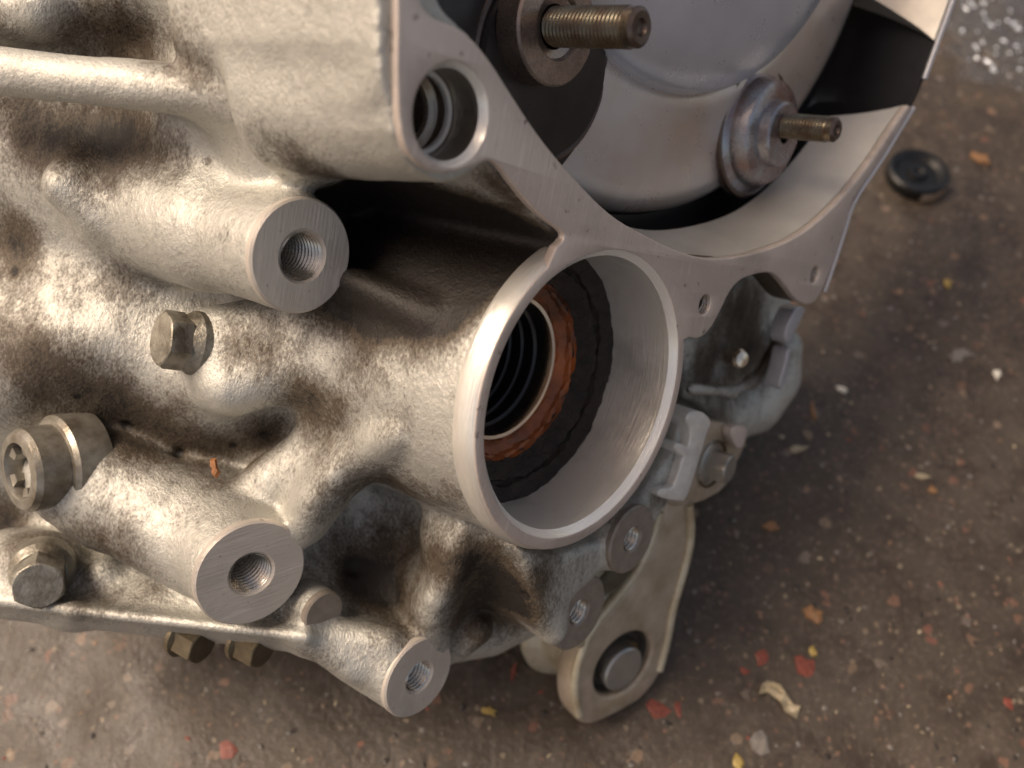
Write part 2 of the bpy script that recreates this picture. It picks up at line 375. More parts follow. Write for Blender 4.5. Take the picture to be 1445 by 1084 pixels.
# solid under the band at top left where the skin rises to the joint face
# long round rib upper left
capsule(at(-120, 88, 226), at(335, 136, 206), 6.2, 4.6, k=3.5); capsule(at(200, 118, 222), at(400, 148, 212), 5, 6, k=9)
capsule(at(455, 215, 216), at(474, 262, 242), 6, 6, k=8); capsule(at(380, 225, 222), at(350, 250, 232), 7, 7, k=10)
# boss one, tapering to the body
b1 = on(427, 362, -45); rod(b1, 15.4, 13.4, -118, -46.2, k=6, rnd=.8)
capsule((b1[0] - 2, b1[1] + 1, -85), (b1[0] - 5, b1[1] + 3, -122), 14.5, 17, k=8)
# ribs between boss one and the bearing boss
capsule(at(498, 408, 230), at(606, 448, 236), 3.2, 4.2, k=4)
capsule(at(300, 482, 250), at(470, 440, 244), 9.5, 7.5, k=4)
capsule(at(440, 462, 240), at(590, 444, 238), 3.2, 4, k=5)
capsule(at(330, 545, 246), at(470, 500, 246), 8, 8, k=10)
# lump at the left that catches the light
capsule(at(95, 262, 240), at(135, 300, 243), 6, 5, k=8)
capsule(at(-20, 20, 235), at(60, 10, 230), 7, 8, k=9)
# rib from the bearing boss down to boss two
rp = [at(585,592,240), at(530,625,240), at(490,652,243), at(455,690,247), at(432,742,253)]
for a_, b_ in zip(rp[:-1], rp[1:]): capsule(a_, b_, 3.6, 3.6, k=5)
capsule(at(515, 600, 254), at(380, 690, 262), 9, 9, k=10)
# boss two: long tapered barrel that carries the socket plug at its far end
b2 = on3(355, 810, -60); b2ax = cdir(.58, -.30, .76); cone(b2 - b2ax * 1.2, b2ax, 15.0, 17.0, 42, k=4, rnd=.8)
capsule(at(300, 764, 262), at(160, 690, 270), 16.5, 16.5, k=3); capsule(at(160, 690, 270), at(112, 670, 268), 16.5, 15.0, k=5)
# lower flange ledge
for e_, rr_, kk_ in ((0, 1.5, 2), (3, 2.0, 2), (7, 2.8, 3), (12, 4.2, 4), (19, 6.0, 6)):
    capsule(at(105, 861 - e_ * .3, 260 + e_), at(432, 898 - e_ * .5, 253 + e_), rr_, rr_, k=kk_); capsule(at(-60, 840 - e_ * .3, 267 + e_), at(105, 861 - e_ * .3, 260 + e_), rr_, rr_, k=kk_)
capsule(at(432, 897, 258), at(500, 935, 262), 3.5, 5, k=5)
capsule(at(150, 812, 276), at(165, 800, 290), 6, 8, k=5)
capsule(at(60, 800, 275), at(20, 800, 280), 11, 12, k=6)
# boss three and its arm
b3 = on(592, 956, -35); rod(b3, 14.0, 12.3, -78, -36.2, k=6, rnd=.8)
capsule(at(540, 925, 268), at(450, 890, 268), 8, 7, k=6); capsule(at(430, 885, 262), at(545, 905, 262), 3.4, 4, k=4)
rod(on(458, 866, -53), 6.6, 6.2, -64, -54, k=3, rnd=.6)
# ridge from the bearing boss down to boss three
rpx = [(655,748,250),(648,772,252),(640,797,254),(629,820,256),(617,842,258),(611,862,261)]
for e_, rr_, kk_ in ((0, 3.2, 3), (7, 4.2, 5), (14, 5.2, 7), (22, 6.4, 9)):
    for a_, b_ in zip(rpx[:-1], rpx[1:]): capsule(at(a_[0], a_[1], a_[2] + e_), at(b_[0], b_[1], b_[2] + e_), rr_, rr_, k=kk_)
capsule(at(612, 862, 266), at(606, 905, 276), 4.5, 5.5, k=5)
capsule(at(640, 745, 262), at(700, 735, 262), 8, 8, k=10)
capsule(at(555, 745, 296), at(545, 830, 296), 5, 5, k=6)      # cast knuckle in the lower pocket
# second ridge towards the small bosses
rp = [at(748,792,258), at(762,838,262), at(782,885,268)]
for a_, b_ in zip(rp[:-1], rp[1:]): capsule(a_, b_, 3.2, 3.4, k=5)
slab(pxs([(742,782),(800,786),(860,765),(905,720),(955,640),(968,600),(975,640),(962,690),(935,735),(905,770),(880,800),(850,812),(810,850),(792,905),(772,890),(757,840)], -8), -40, -9, k=6, rnd=2, draft=.12)
sb1 = on(818, 865, -10); sb2 = on(893, 762, -6)
rod(sb1, 12.6, 11.7, -45, -11, k=3, rnd=.8); rod(sb2, 11.6, 10.6, -45, -7, k=3, rnd=.8)
capsule(at(640, 905, 285), at(672, 886, 278), 6.5, 5.2, k=2)
# floor behind the right side of the bore
slab(pxs([(700,700),(800,740),(900,700),(960,600),(975,500),(1010,470),(1060,395),(1120,430),(1118,520),(1060,600),(960,720),(880,800),(760,800)], -30), -90, -32, k=6, rnd=3)
slab(pxs([(965,480),(1000,470),(1030,412),(1060,388),(1096,386),(1124,430),(1112,480),(1110,540),(1098,586),(1068,600),(1020,588),(970,565)], -26), -62, -27, k=3, rnd=2)
rp = [on3(982,580,-34), on3(1030,586,-31), on3(1068,572,-28), on3(1092,535,-25), on3(1104,490,-23)]
for a_, b_ in zip(rp[:-1], rp[1:]): capsule(a_, b_, 7.5, 7.5, k=9)
rp = [on3(975,549,-21), on3(1030,553,-20), on3(1060,540,-19), on3(1086,508,-18), on3(1103,462,-17)]
for a_, b_ in zip(rp[:-1], rp[1:]): capsule(a_, b_, 1.9, 1.9, k=4)
D = np.maximum(D, (gs[None, None, :] + 1.9)).astype(np.float32)     # nothing of the rough skin stands above the machined face
t_ = surf(606, 444); capsule(at(498, 398, 224), at(612, 448, t_ + .5), 2.4, 2.8, k=4)
for e_, rr_ in ((4, 3.0), (9, 3.8), (15, 4.8), (22, 6.0)): capsule(at(498, 400 + e_ * .6, 224 + e_), at(612, 450 + e_ * .5, t_ + e_ * .7), rr_, rr_, k=5)
rp = [(562,613),(545,620),(525,630),(500,646),(472,672),(448,704),(430,740)]; rp = [(x, y, surf(x, y) - 1.6) for x, y in rp]
for q in range(1, 6): rp[q] = (rp[q][0], rp[q][1], min(rp[q][2], .5 * (rp[q-1][2] + rp[q+1][2]) + 1))
for e_, rr_, kk_ in ((.8, 2.2, 4), (6, 4.0, 5), (13, 5.2, 6)):
    for a_, b_ in zip(rp[:-1], rp[1:]): capsule(at(a_[0], a_[1], a_[2] + e_), at(b_[0], b_[1], b_[2] + e_), rr_, rr_, k=kk_)
# cut the bores out
rod((4, 0), 36.4, 36.4, -28.4, 10, k=0, cut=True, rnd=.1); rod((4, 0), 29, 29, -38, 0, k=0, cut=True, rnd=.1)
rod((4, 0), 19.4, 19.4, -75, 0, k=0, cut=True, rnd=.1)
rod((-58.2, 56.5), 9.3, 9.3, -34, 10, k=0, cut=True, rnd=.1)
capsule(b2, b2 - b2ax * 24, 6.0, 6.0, k=0, cut=True)
for c_, r_, s_ in ((b1, 5.6, -45), (b3, 4.4, -35), (sb1, 4.0, -10), (sb2, 3.9, -6)):
    rod(c_, r_ + .6, r_ + .6, s_ - 24, s_ + 5, k=0, cut=True, rnd=.1)
for x_, y_ in ((995, 430), (1150, 388)):
    rod(on(x_, y_, 0), 3.6, 3.6, -14, 10, k=0, cut=True, rnd=.1)

def surface_nets(D):
    I = D < 0; c = I[:-1, :-1, :-1].astype(np.uint8)
    for dx in (0, 1):
        for dy in (0, 1):
            for dz in (0, 1):
                if dx + dy + dz: c = c + I[dx:I.shape[0] - 1 + dx, dy:I.shape[1] - 1 + dy, dz:I.shape[2] - 1 + dz]
    act = (c > 0) & (c < 8); ijk = np.argwhere(act); idx = np.full(act.shape, -1, np.int32); idx[act] = np.arange(len(ijk))
    pos = np.zeros((len(ijk), 3)); cnt = np.zeros(len(ijk)); cor = {}
    for dx in (0, 1):
        for dy in (0, 1):
            for dz in (0, 1): cor[dx, dy, dz] = D[ijk[:, 0] + dx, ijk[:, 1] + dy, ijk[:, 2] + dz]
    for ax in range(3):
        for p in (0, 1):
            for q_ in (0, 1):
                a = [0, 0, 0]; o = [k for k in range(3) if k != ax]; a[o[0]] = p; a[o[1]] = q_; b = list(a); b[ax] = 1
                da, db = cor[tuple(a)], cor[tuple(b)]; cr = (da < 0) != (db < 0); t = np.where(cr, da / np.where(cr, da - db, 1), 0)
                pt = np.tile(np.array(a, float), (len(ijk), 1)); pt[:, ax] = t
                pos += pt * cr[:, None]; cnt += cr
    vs = ijk + pos / cnt[:, None]; F_ = []
    for ax in range(3):
        o = [k for k in range(3) if k != ax]; s0 = [slice(None)] * 3; s1 = [slice(None)] * 3; s0[ax] = slice(0, -1); s1[ax] = slice(1, None)
        cr = I[tuple(s0)] != I[tuple(s1)]; e = np.argwhere(cr)
        ok = (e[:, o[0]] > 0) & (e[:, o[1]] > 0) & (e[:, o[0]] < D.shape[o[0]] - 1) & (e[:, o[1]] < D.shape[o[1]] - 1); e = e[ok]
        quad = []
        for p, q_ in ((0, 0), (-1, 0), (-1, -1), (0, -1)):
            k = e.copy(); k[:, o[0]] += p; k[:, o[1]] += q_; quad.append(idx[k[:, 0], k[:, 1], k[:, 2]])
        f = np.stack(quad, 1); fl = I[e[:, 0], e[:, 1], e[:, 2]] ^ (ax == 1); f[~fl] = f[~fl][:, ::-1]; F_.append(f)
    F_ = np.vstack(F_); return vs, F_[(F_ >= 0).all(1)]
def vnoise(P, scale, seed):
    r = np.random.default_rng(seed); n = 32; G = r.random((n, n, n)).astype(np.float32)
    q = P * scale; i = np.floor(q).astype(int); f = q - i; f = f * f * (3 - 2 * f); out = 0
    for dx in (0, 1):
        for dy in (0, 1):
            for dz in (0, 1):
                wgt = (f[:, 0] if dx else 1 - f[:, 0]) * (f[:, 1] if dy else 1 - f[:, 1]) * (f[:, 2] if dz else 1 - f[:, 2])
                out = out + wgt * G[(i[:, 0] + dx) % n, (i[:, 1] + dy) % n, (i[:, 2] + dz) % n]
    return out - .5
vs, fs = surface_nets(D)
vs = vs * H + np.array([gu[0], gv[0], gs[0]])
E_ = np.vstack([fs[:, [0, 1]], fs[:, [1, 2]], fs[:, [2, 3]], fs[:, [3, 0]]])
for lam in (.55, -.5, .55, -.5):                               # fair away the voxel steps
    acc = np.stack([np.bincount(E_[:, 0], vs[E_[:, 1], k], len(vs)) + np.bincount(E_[:, 1], vs[E_[:, 0], k], len(vs)) for k in range(3)], 1)
    cn = np.bincount(E_[:, 0], minlength=len(vs)) + np.bincount(E_[:, 1], minlength=len(vs)); vs = vs + lam * (acc / np.maximum(cn, 1)[:, None] - vs)
# keep the casting skin, drop the far hidden back
me = bpy.data.meshes.new('casting'); me.vertices.add(len(vs)); me.loops.add(len(fs) * 4); me.polygons.add(len(fs))
me.vertices.foreach_set('co', (vs * .001).astype(np.float32).ravel()); me.loops.foreach_set('vertex_index', fs.astype(np.int32).ravel())
me.polygons.foreach_set('loop_start', np.arange(0, len(fs) * 4, 4, dtype=np.int32)); me.update(); me.validate()
nr = np.empty(len(vs) * 3, np.float32); me.vertices.foreach_get('normal', nr); nr = nr.reshape(-1, 3)
cylr = np.hypot(vs[:, 0] - 4, vs[:, 1]); keep = np.clip(1 - (vs[:, 2] + 6) / 4, 0, 1)
dsp = (vnoise(vs, .12, 1) * .3 + vnoise(vs, .38, 2) * .16 + vnoise(vs, .8, 3) * .08) * keep
vs2 = vs + nr * dsp[:, None]; me.vertices.foreach_set('co', (vs2 * .001).astype(np.float32).ravel()); me.update()
# oil and soot stains on the casting, with the pocket's shade painted in: centre, radius in mm, strength
ST = [(200,55,13,.9),(140,40,10,.6),(255,75,10,.8),(120,200,13,.8),(200,205,12,.8),(250,225,8,.5),(20,150,8,.5),(0,30,8,.5),(300,100,6,.3),(40,190,12,.5),
 (470,245,8,.8),(490,285,9,1.0),(425,225,6,.5),(375,205,8,.3),(520,290,14,2.3),(570,300,15,2.4),(540,350,14,2.4),(590,360,13,2.3),(620,380,11,2.0),(640,310,11,1.5),(670,350,10,1.9),(560,385,12,2.3),(630,375,10,2.0),(520,380,9,1.6),(710,375,7,1.5),(740,330,8,1.3),(700,300,8,1.1),
 (630,405,10,1.7),(600,430,7,.9),(745,270,6,.8),(720,235,5,.8),(780,345,5,1.2),(660,440,6,.35),(690,250,5,.5),
 (20,345,13,.7),(60,380,8,.3),(80,300,6,-.3),(40,500,11,.75),(30,335,9,.7),(70,210,9,.6),(170,190,9,.6),(100,70,6,.5),(420,560,9,.5),(380,620,8,.6),(260,570,7,.5),(0,450,9,.4),(110,540,11,.7),(60,590,12,.7),(180,575,10,.7),(250,610,10,.8),(310,630,9,.8),(360,650,7,.7),(160,620,8,.6),(430,600,9,.65),(480,580,8,.7),(510,520,8,.6),(430,550,7,.4),(390,590,8,.5),
 (330,470,9,.5),(400,470,7,.5),(350,500,7,.4),(460,440,6,.5),(150,395,9,.4),(200,390,8,.35),(300,690,8,.35),(200,650,7,.3),(540,460,6,.4),(560,600,6,.45),(640,690,7,.3),
 (470,700,12,.4),(560,680,10,.85),(510,760,13,.35),(440,780,11,.4),(520,820,8,.9),(500,808,4,1.6),(545,835,4,1.2),(560,830,12,.5),(580,750,11,.5),(600,780,9,.6),(560,880,9,.6),(620,700,8,.6),
 (690,790,13,.9),(720,830,9,1.0),(660,850,10,1.0),(700,880,12,1.1),(740,860,7,.9),(650,800,7,.6),(780,800,7,.4),(880,730,7,.5),(850,810,8,.6),(930,700,6,.6),(960,640,5,.6),
 (150,770,13,.8),(60,770,13,.9),(10,740,9,1.2),(220,830,9,.5),(300,860,8,.4),(130,850,6,.5),(450,930,6,.4),(400,870,8,.5),
 (1000,450,10,.6),(1050,440,14,1.0),(1060,500,12,.9),(1020,580,12,.7),(1090,520,10,.6),(990,520,9,.9)]
ST = [(at(x, y, surf(x, y)), r * 1.15, a * 1.18) for x, y, r, a in ST]
g = np.full(len(vs), -.05)
for c_, r_, a_ in ST:
    d2 = ((vs - c_) ** 2).sum(1); g += a_ * np.exp(-d2 / (r_ * r_ * .9))
for x_, y_, r_ in ((295,229,1.0),(181,598,1.5),(252,640,1.6),(22,385,1.2),(480,268,1.1),(466,262,.9),(330,628,1.0),(110,560,.9),(560,300,1.2),(640,560,.8),(500,806,1.8),(742,838,1.2),(372,612,.9),(700,842,1.0)):
    c_ = at(x_, y_, surf(x_, y_)); d2 = ((vs2 - c_) ** 2).sum(1); f_ = np.exp(-d2 / (r_ * r_ * .8)); vs2 = vs2 - nr * (f_ * r_ * .9)[:, None]; g += 1.6 * np.exp(-d2 / (r_ * r_ * 1.0))
me.vertices.foreach_set('co', (vs2 * .001).astype(np.float32).ravel()); me.update()
at_ = me.attributes.new('grime', 'FLOAT', 'POINT'); at_.data.foreach_set('value', np.clip(g, -.1, 2.2).astype(np.float32))

gearbox = thing('gearbox', 'oily cast aluminium gearbox housing with large round bearing bore, lying on the dirty floor', 'gearbox', matrix=GEAR)
link('casting', me, M['cast'], gearbox)

# ---- joint face: one machined face round the bell, the bearing bore and the upper bore
BC = (4.0, 0.0)
def ang(x, y): q = on(x, y, 0); return math.atan2(q[1] - BC[1], q[0] - BC[0])
left = chaikin(pxs(BAND_L), 2, False)
a_in = ang(768, 362); a_out = ang(972, 476)
arc = circ(BC[0], BC[1], 40.2, 120, a_in, a_out + 2 * math.pi, end=True)
web = chaikin(pxs([(972,476),(986,479),(1002,466),(1016,440),(1030,410),(1046,393),(1072,385),(1092,384),(1108,402),(1126,427),(1146,431),(1160,412),(1174,376),(1190,330),(1203,286)]), 2, False)
rim_out = chaikin(pxs([(1205,280),(1242,228),(1266,188),(1288,152)]), 1, False)
rim_in = chaikin(pxs([(1282,149),(1258,184),(1234,222),(1196,272),(1150,318),(1106,345),(1050,362),(1000,367),(955,355),(914,334)]), 2, False)
right = chaikin(pxs([(914,334),(865,308),(813,256),(761,194),(720,131),(692,86),(664,52),(637,35),(613,28),(592,5),(585,-60)]), 2, False)
outer = np.vstack([left, np.array(arc), web[1:], rim_out, rim_in, right[1:]])
holes = [circ(BC[0], BC[1], 37.1, 128), circ(-58.2, 56.5, 9.6, 64), circ(*on(995, 430, 0), 2.9, 32), circ(*on(1150, 388, 0), 2.9, 32)]
link('joint_face', plate(outer, holes, 0.0, 2.6, .45), M['face'], gearbox)
# webs that carry the face at the right, below the machined skin
wb = np.vstack([pxs([(960,360),(975,480)]), web[1:], pxs([(1196,276),(1150,322),(1100,350),(1040,366)])])
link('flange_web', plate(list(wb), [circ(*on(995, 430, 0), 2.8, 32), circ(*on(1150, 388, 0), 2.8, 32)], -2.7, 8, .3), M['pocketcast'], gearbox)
for x_, y_ in ((995, 430), (1150, 388)):
    link('bolt_hole', thread_in(3.0, 1.0, -.4, -12, .25, 32), M['thread'], gearbox, matrix=P3(*on(x_, y_, 0), 0))
# bearing bore
link('bore_chamfer', lathe([(37.25, -.12), (35.6, -2.0)], 160), M['bright'], gearbox, matrix=P3(4, 0, 0))
link('outer_chamfer', lathe([(40.2, -.42), (40.6, -1.0), (41.1, -2.4), (41.5, -5.2), (41.0, -6.5)], 160, sharp=None), M['outerch'], gearbox, matrix=P3(4, 0, 0))
link('bearing_bore', lathe([(35.6, -2.0), (35.55, -12), (35.6, -22)], 160), M['bore'], gearbox, matrix=P3(4, 0, 0))
def rough_fn(r, z, a, j):
    k = .35 * math.sin(a * 9 + j) + .25 * math.sin(a * 23 + 2 * j) + .2 * math.sin(a * 51 + j * 3); return r + k * (.7 if 0 < j else 0), z + k * .7
link('bearing_shoulder', lathe([(35.6, -21.6), (34.6, -21.5), (32.8, -22.2), (31.2, -22.8), (30.9, -24.2), (30.2, -24.3), (29.8, -23.4), (28.2, -24.6), (26.8, -26.2), (25.2, -27.4)], 200, rough_fn), M['sealgrime'], gearbox)
COL.objects[-1].matrix_local = P3(4, 0, 0)
link('seal_ring', lathe([(25.4, -27.0), (24.9, -28.0), (24.2, -28.1), (23.8, -29.2), (22.6, -29.9), (21.6, -30.6), (21.2, -31.4), (20.4, -31.5)], 160, rough_fn), M['orange'], gearbox, matrix=P3(4, 0, 0))
link('seal_lip', lathe([(20.9, -31.4), (20.3, -30.5), (19.3, -30.6), (18.6, -32.4), (18.5, -36)], 128), M['lip'], gearbox, matrix=P3(4, 0, 0))
inr = []
for k_ in range(6): inr += [(18.5, -36 - k_ * 5), (17.7, -36.6 - k_ * 5), (17.7, -40 - k_ * 5), (18.5, -40.6 - k_ * 5)]
link('inner_bush', lathe(inr + [(12, -67), (0.05, -67)], 96), M['black'], gearbox, matrix=P3(4, 0, 0))
# upper bore
UB = P3(-58.2, 56.5, 0)
link('bore_chamfer', lathe([(9.7, -.1), (8.6, -1.8)], 96), M['bright'], gearbox, matrix=UB)
link('shaft_bore', lathe([(8.6, -1.8), (8.5, -14), (7.0, -15), (7.0, -30), (.05, -30)], 96), M['shaftbore'], gearbox, matrix=UB)
link('snap_ring', lathe([(8.3, -9.2), (7.3, -9.2), (7.2, -10.2), (8.3, -10.3)], 96), M['bright'], gearbox, matrix=UB)
link('needle_cage', lathe([(7.0, -15.5), (6.0, -15.2), (5.8, -22), (6.8, -22.2)], 96), M['washer'], gearbox, matrix=UB)
# bosses: crisp machined end with a threaded hole
def boss(c, s, R, r, mat, pitch=1.4, depth=20, part='boss_face', amp=.4, mt=None):
    mt = P3(c[0], c[1], s) if mt is None else mt
    link(part, lathe([(R, -2.2), (R, -.55), (R - .5, 0), (r + .9, 0), (r + .1, -.8)], 96), mat, gearbox, matrix=mt)
    link('threaded_hole', thread_in(r, pitch, -.6, -depth, amp), M['thread'], gearbox, matrix=mt)
    link('hole_end', lathe([(r + .2, -depth), (.05, -depth - 3)], 48), M['sealgrime'], gearbox, matrix=mt)
boss(b1, -45, 13.5, 5.6, M['boss_face']); boss(b2, -60, 15.1, 5.6, M['boss_face'], 1.5, mt=frame_axis(b2, b2ax)); boss(b3, -35, 12.5, 4.4, M['boss_face'], 1.25)
boss(sb1, -10, 11.9, 3.6, M['darkdisc'], 1.25, 14); boss(sb2, -6, 10.8, 3.5, M['darkdisc'], 1.25, 14)
link('dowel_end', lathe([(6.4, -2), (6.4, -.5), (5.9, 0), (.05, 0)], 64), M['darkdisc'], gearbox, matrix=P3(*on(458, 866, -53), -53))
# hexagon bolts and the socket plug
def bolt(p, axis, af, h, fl, mat, spin=0.0, face=None, label=None, flh=2):
    hm, fm = hex_head(af, h, fl, flh); mt = frame_axis(p, axis) @ Matrix.Rotation(spin, 4, 'Z')
    b = link('bolt', hm, mat, gearbox, matrix=mt, label=label); link('washer', fm, mat, b); return b
bolt(at(258,482,surf(268,482)+1.5), cdir(-.72, .10, .68), 13.5, 6, 8.6, M['zinc'], .3, flh=8)
bolt(at(58,812,surf(58,812)-2), cdir(.35, -.22, .90), 13, 7.5, 8.8, M['zinc'], .2, flh=8)
bolt(at(262,900,268), cdir(.85, -.30, .43), 9.5, 7, 6.2, M['zincdark'], .1); bolt(at(347,906,268), cdir(.85, -.30, .43), 9.5, 7, 6.2, M['zincdark'], .3)
bolt(on3(1004,654,-14), (0.12, .0, 1.0), 9.5, 7.0, 7.6, M['core'], .5)
link('bolt_recess', lathe([(8.6, 1.2), (8.0, 1.6), (7.6, .4)], 48), M['zincdark'], gearbox, matrix=frame_axis(on3(1002,654,-15.5), (0, 0, 1)))
pm = frame_axis(at(88, 655, 261), cdir(-.62, -.10, .78))
plug = link('socket_plug', lathe([(14.2, -8), (14.2, 1.5), (13.0, 2.6), (11.8, 2.8), (11.6, 10.5), (10.6, 12), (8.0, 12.4), (7.4, 11.2), (7.2, 6.5), (.05, 6.0)], 96), M['plug'], gearbox, matrix=pm)
for k_ in range(5):
    a_ = k_ * 2 * math.pi / 5 + .4
    link('socket_spline', mesh_of([(7.5*math.cos(a_+d_), 7.5*math.sin(a_+d_), z_) for z_ in (6.2, 11.4) for d_ in (-.25, .25)] + [(5.0*math.cos(a_+d_), 5.0*math.sin(a_+d_), z_) for z_ in (6.2, 11.0) for d_ in (-.22, .22)],
         [(0,1,3,2), (4,6,7,5), (2,3,7,6), (0,2,6,4), (1,5,7,3)], sharp=30), M['plug'], plug)
link('rust_flake', lathe([(.05, .5), (1.3, .3), (1.8, -.4)], 9, lambda r, z, a, j: (r * (1 + .4 * math.sin(3 * a)), z)), M['rust'], gearbox, matrix=frame_axis(at(768, 336, 232), cdir(-.3, .3, .8)))
link('rust_flake', lathe([(.05, .5), (1.2, .3), (1.7, -.4)], 9, lambda r, z, a, j: (r * (1.1 + .7 * math.sin(2 * a)), z)), M['rust'], gearbox, matrix=frame_axis(at(302, 660, 244), cdir(-.2, .2, .9)))

def tube(name, pts, r, mat, seg=16, parent=None):
    p = chaikin(np.array(pts), 2, False); V_, F_ = [], []; n = len(p); tg = np.gradient(p, axis=0)
    for i in range(n):
        z = Vector(tg[i]).normalized(); q_ = z.to_track_quat('Z', 'Y').to_matrix(); rr = r(i / (n - 1)) if callable(r) else r
        for k in range(seg):
            a = 2 * math.pi * k / seg; w_ = q_ @ Vector((rr * math.cos(a), rr * math.sin(a), 0)); V_.append((p[i][0] + w_.x, p[i][1] + w_.y, p[i][2] + w_.z))
    for i in range(n - 1):
        for k in range(seg): F_.append((i * seg + k, i * seg + (k + 1) % seg, (i + 1) * seg + (k + 1) % seg, (i + 1) * seg + k))
    F_.append(tuple(range(seg))[::-1]); F_.append(tuple((n - 1) * seg + k for k in range(seg)))
    return link(name, mesh_of(V_, F_, sharp=50), mat, parent or gearbox)
# ---- bell wall: inner skin swept round the converter
def sweep_wall(pts, s0, s1, th, draft=.08, name='bell_wall', mat=None, dark=None, rows=8, skew0=0.0, skew1=0.0):
    p = chaikin(pxs(pts), 2, False); V_, F_ = [], []; n = len(p)
    tg = np.gradient(p, axis=0); tg /= np.linalg.norm(tg, axis=1)[:, None]; nm = np.c_[tg[:, 1], -tg[:, 0]]
    cc = np.array([38, 168.]); sg = np.sign(((p - cc) * nm).sum(1))[:, None]; nm = nm * sg
    def shifted(p, nm, k):
        f = np.linspace(skew0 * math.sqrt(k), 1 - skew1 * math.sqrt(k), n) * (n - 1); i = np.arange(n)
        return np.c_[np.interp(f, i, p[:, 0]), np.interp(f, i, p[:, 1])], np.c_[np.interp(f, i, nm[:, 0]), np.interp(f, i, nm[:, 1])]
    for j in range(rows + 1):
        z = s1 + (s0 - s1) * j / rows
        P_, N_ = shifted(p, nm, (s1 - z) / (s1 - s0))
        for i in range(n): q = P_[i] - N_[i] * (s1 - z) * draft; V_.append((*q, z))
    for j in range(rows, -1, -1):
        z = s1 + (s0 - s1) * j / rows
        P_, N_ = shifted(p, nm, (s1 - z) / (s1 - s0))
        for i in range(n): q = P_[i] + N_[i] * (th + (s1 - z) * draft * .5); V_.append((*q, z))
    R_ = 2 * (rows + 1)
    for j in range(R_):
        k = (j + 1) % R_
        for i in range(n - 1): F_.append((j * n + i, j * n + i + 1, k * n + i + 1, k * n + i))
    F_.append(tuple(j * n for j in range(R_))[::-1]); F_.append(tuple(j * n + n - 1 for j in range(R_)))
    return link(name, mesh_of(V_, F_, sharp=35), mat, gearbox)
sweep_wall([(1282,150),(1258,184),(1234,222),(1196,272),(1150,318),(1106,345),(1050,362),(1000,367),(955,355),(914,334),(865,308),(813,256)], -23, -2.7, 1.6, .22, mat=M['bellwall'], skew0=.12)
sweep_wall([(1282,150),(1258,184),(1234,222),(1196,272),(1150,318),(1106,345),(1050,362),(1000,367),(955,355),(914,334),(865,308),(813,256)], -62, -23.2, 1.6, -.02, name='bell_recess', mat=M['black'])  # deeper part of the bell wall, its shade painted black
tube('bell_rim', [on3(1372,-80,-.6), on3(1347,-6,-.6), on3(1332,35,-.6), on3(1319,70,-.6), on3(1304,112,-.6)], .95, M['rim'])
sweep_wall([(1420,-220),(1372,-80),(1343,-2),(1322,56)], -50, -1, 1.5, .35, name='bell_wall', mat=M['bellwall'], skew1=.42)
sweep_wall([(1420,-220),(1350,-6),(1330,40),(1310,95),(1292,140),(1262,182)], -60, -1.2, 3, -.05, name='starter_pocket', mat=M['black'])  # dark inside of the starter opening, painted black
link('bell_floor', lathe([(132, -36), (121.8, -36), (121.8, -62), (.05, -62)], 96), M['black'], gearbox, matrix=P3(34, 168, 0))  # painted black for the shade in the gap round the converter

tube_later = [on3(1163,412,-.6), on3(1176,374,-.6), on3(1191,328,-.6), on3(1204,283,-.6), on3(1243,228,-.4), on3(1267,188,-.4), on3(1289,152,-.4)]
# ---- lower right: curved cover, bracket, bush arm
tube('rim_edge', tube_later, .75, M['rim'])  # added pale tube, paints the light caught along the rim
link('locating_pin', lathe([(3.4, -1.5), (3.4, 3.5), (2.6, 4.6), (.05, 5)], 40), M['lip'], gearbox, matrix=frame_axis(on3(1035, 505, -22), (-.35, .1, 1)))
for pts_, s_ in (([(1139,433),(1128,458),(1112,488),(1107,476),(1114,452),(1124,434)], -7), ([(1118,494),(1110,525),(1104,552),(1099,545),(1108,515),(1112,492)], -9)):
    link('flange_edge', plate(list(chaikin(pxs(pts_, s_), 1)), [], s_, 6, .4), M['rim'], gearbox)
brk = chaikin(pxs([(968,600),(985,592),(1030,598),(1058,604),(1048,640),(1030,668),(1024,690),(985,712),(940,716),(935,690),(955,650)], -15), 1)
link('bracket_plate', plate(list(brk), [], -15, 9, .8), M['armface'], gearbox)
link('bracket_corner', plate(list(chaikin(pxs([(1034,600),(1058,603),(1050,628),(1042,636),(1032,618)], -11), 1)), [], -11, 4, .5), M['face'], gearbox)
jag = chaikin(pxs([(973,582),(986,580),(997,584),(1005,596),(998,610),(990,640),(979,675),(968,707),(958,708),(932,703),(928,696),(934,690),(950,690),(957,672),(963,652),(966,644),(958,640),(952,633),(954,626),(962,626),(972,632),(975,618),(974,604),(968,594)], -6), 1)
link('cast_tab', plate(list(jag), [], -6, 9, .6), M['tab'], gearbox)
lug_p = on3(880, 938, -22); LUG = frame_axis(lug_p, cdir(.56, -.34, .75)); LI = LUG.inverted()
CG = -np.array([O @ U, O @ V, O @ A])
def onF(pts, h=0.0):
    out = []; z = np.array(LUG.to_3x3() @ Vector((0, 0, 1)))
    for x, y in pts:
        r = ray(x, y); d = np.array([r @ U, r @ V, r @ A]); k = ((lug_p - CG) @ z + h) / (d @ z); w_ = LI @ (Vector(CG + d * k) * .001); out.append((w_.x * 1000, w_.y * 1000))
    return np.array(out)
def onF3(x, y, h): q = onF([(x, y)], h)[0]; return (q[0], q[1], h)
armo = chaikin(onF([(936,704),(976,704),(982,735),(982,768),(966,825),(952,862),(946,905),(934,950),(908,986),(870,1008),(836,1024),(818,1022),(806,1000),(806,962),(818,922),(838,888),(872,852),(905,806),(925,765),(930,735)]), 2)
link('bush_arm', plate(list(armo), [circ(0, 0, 13.0, 64)], 0, 9, 1.5), M['armface'], gearbox, matrix=LUG)
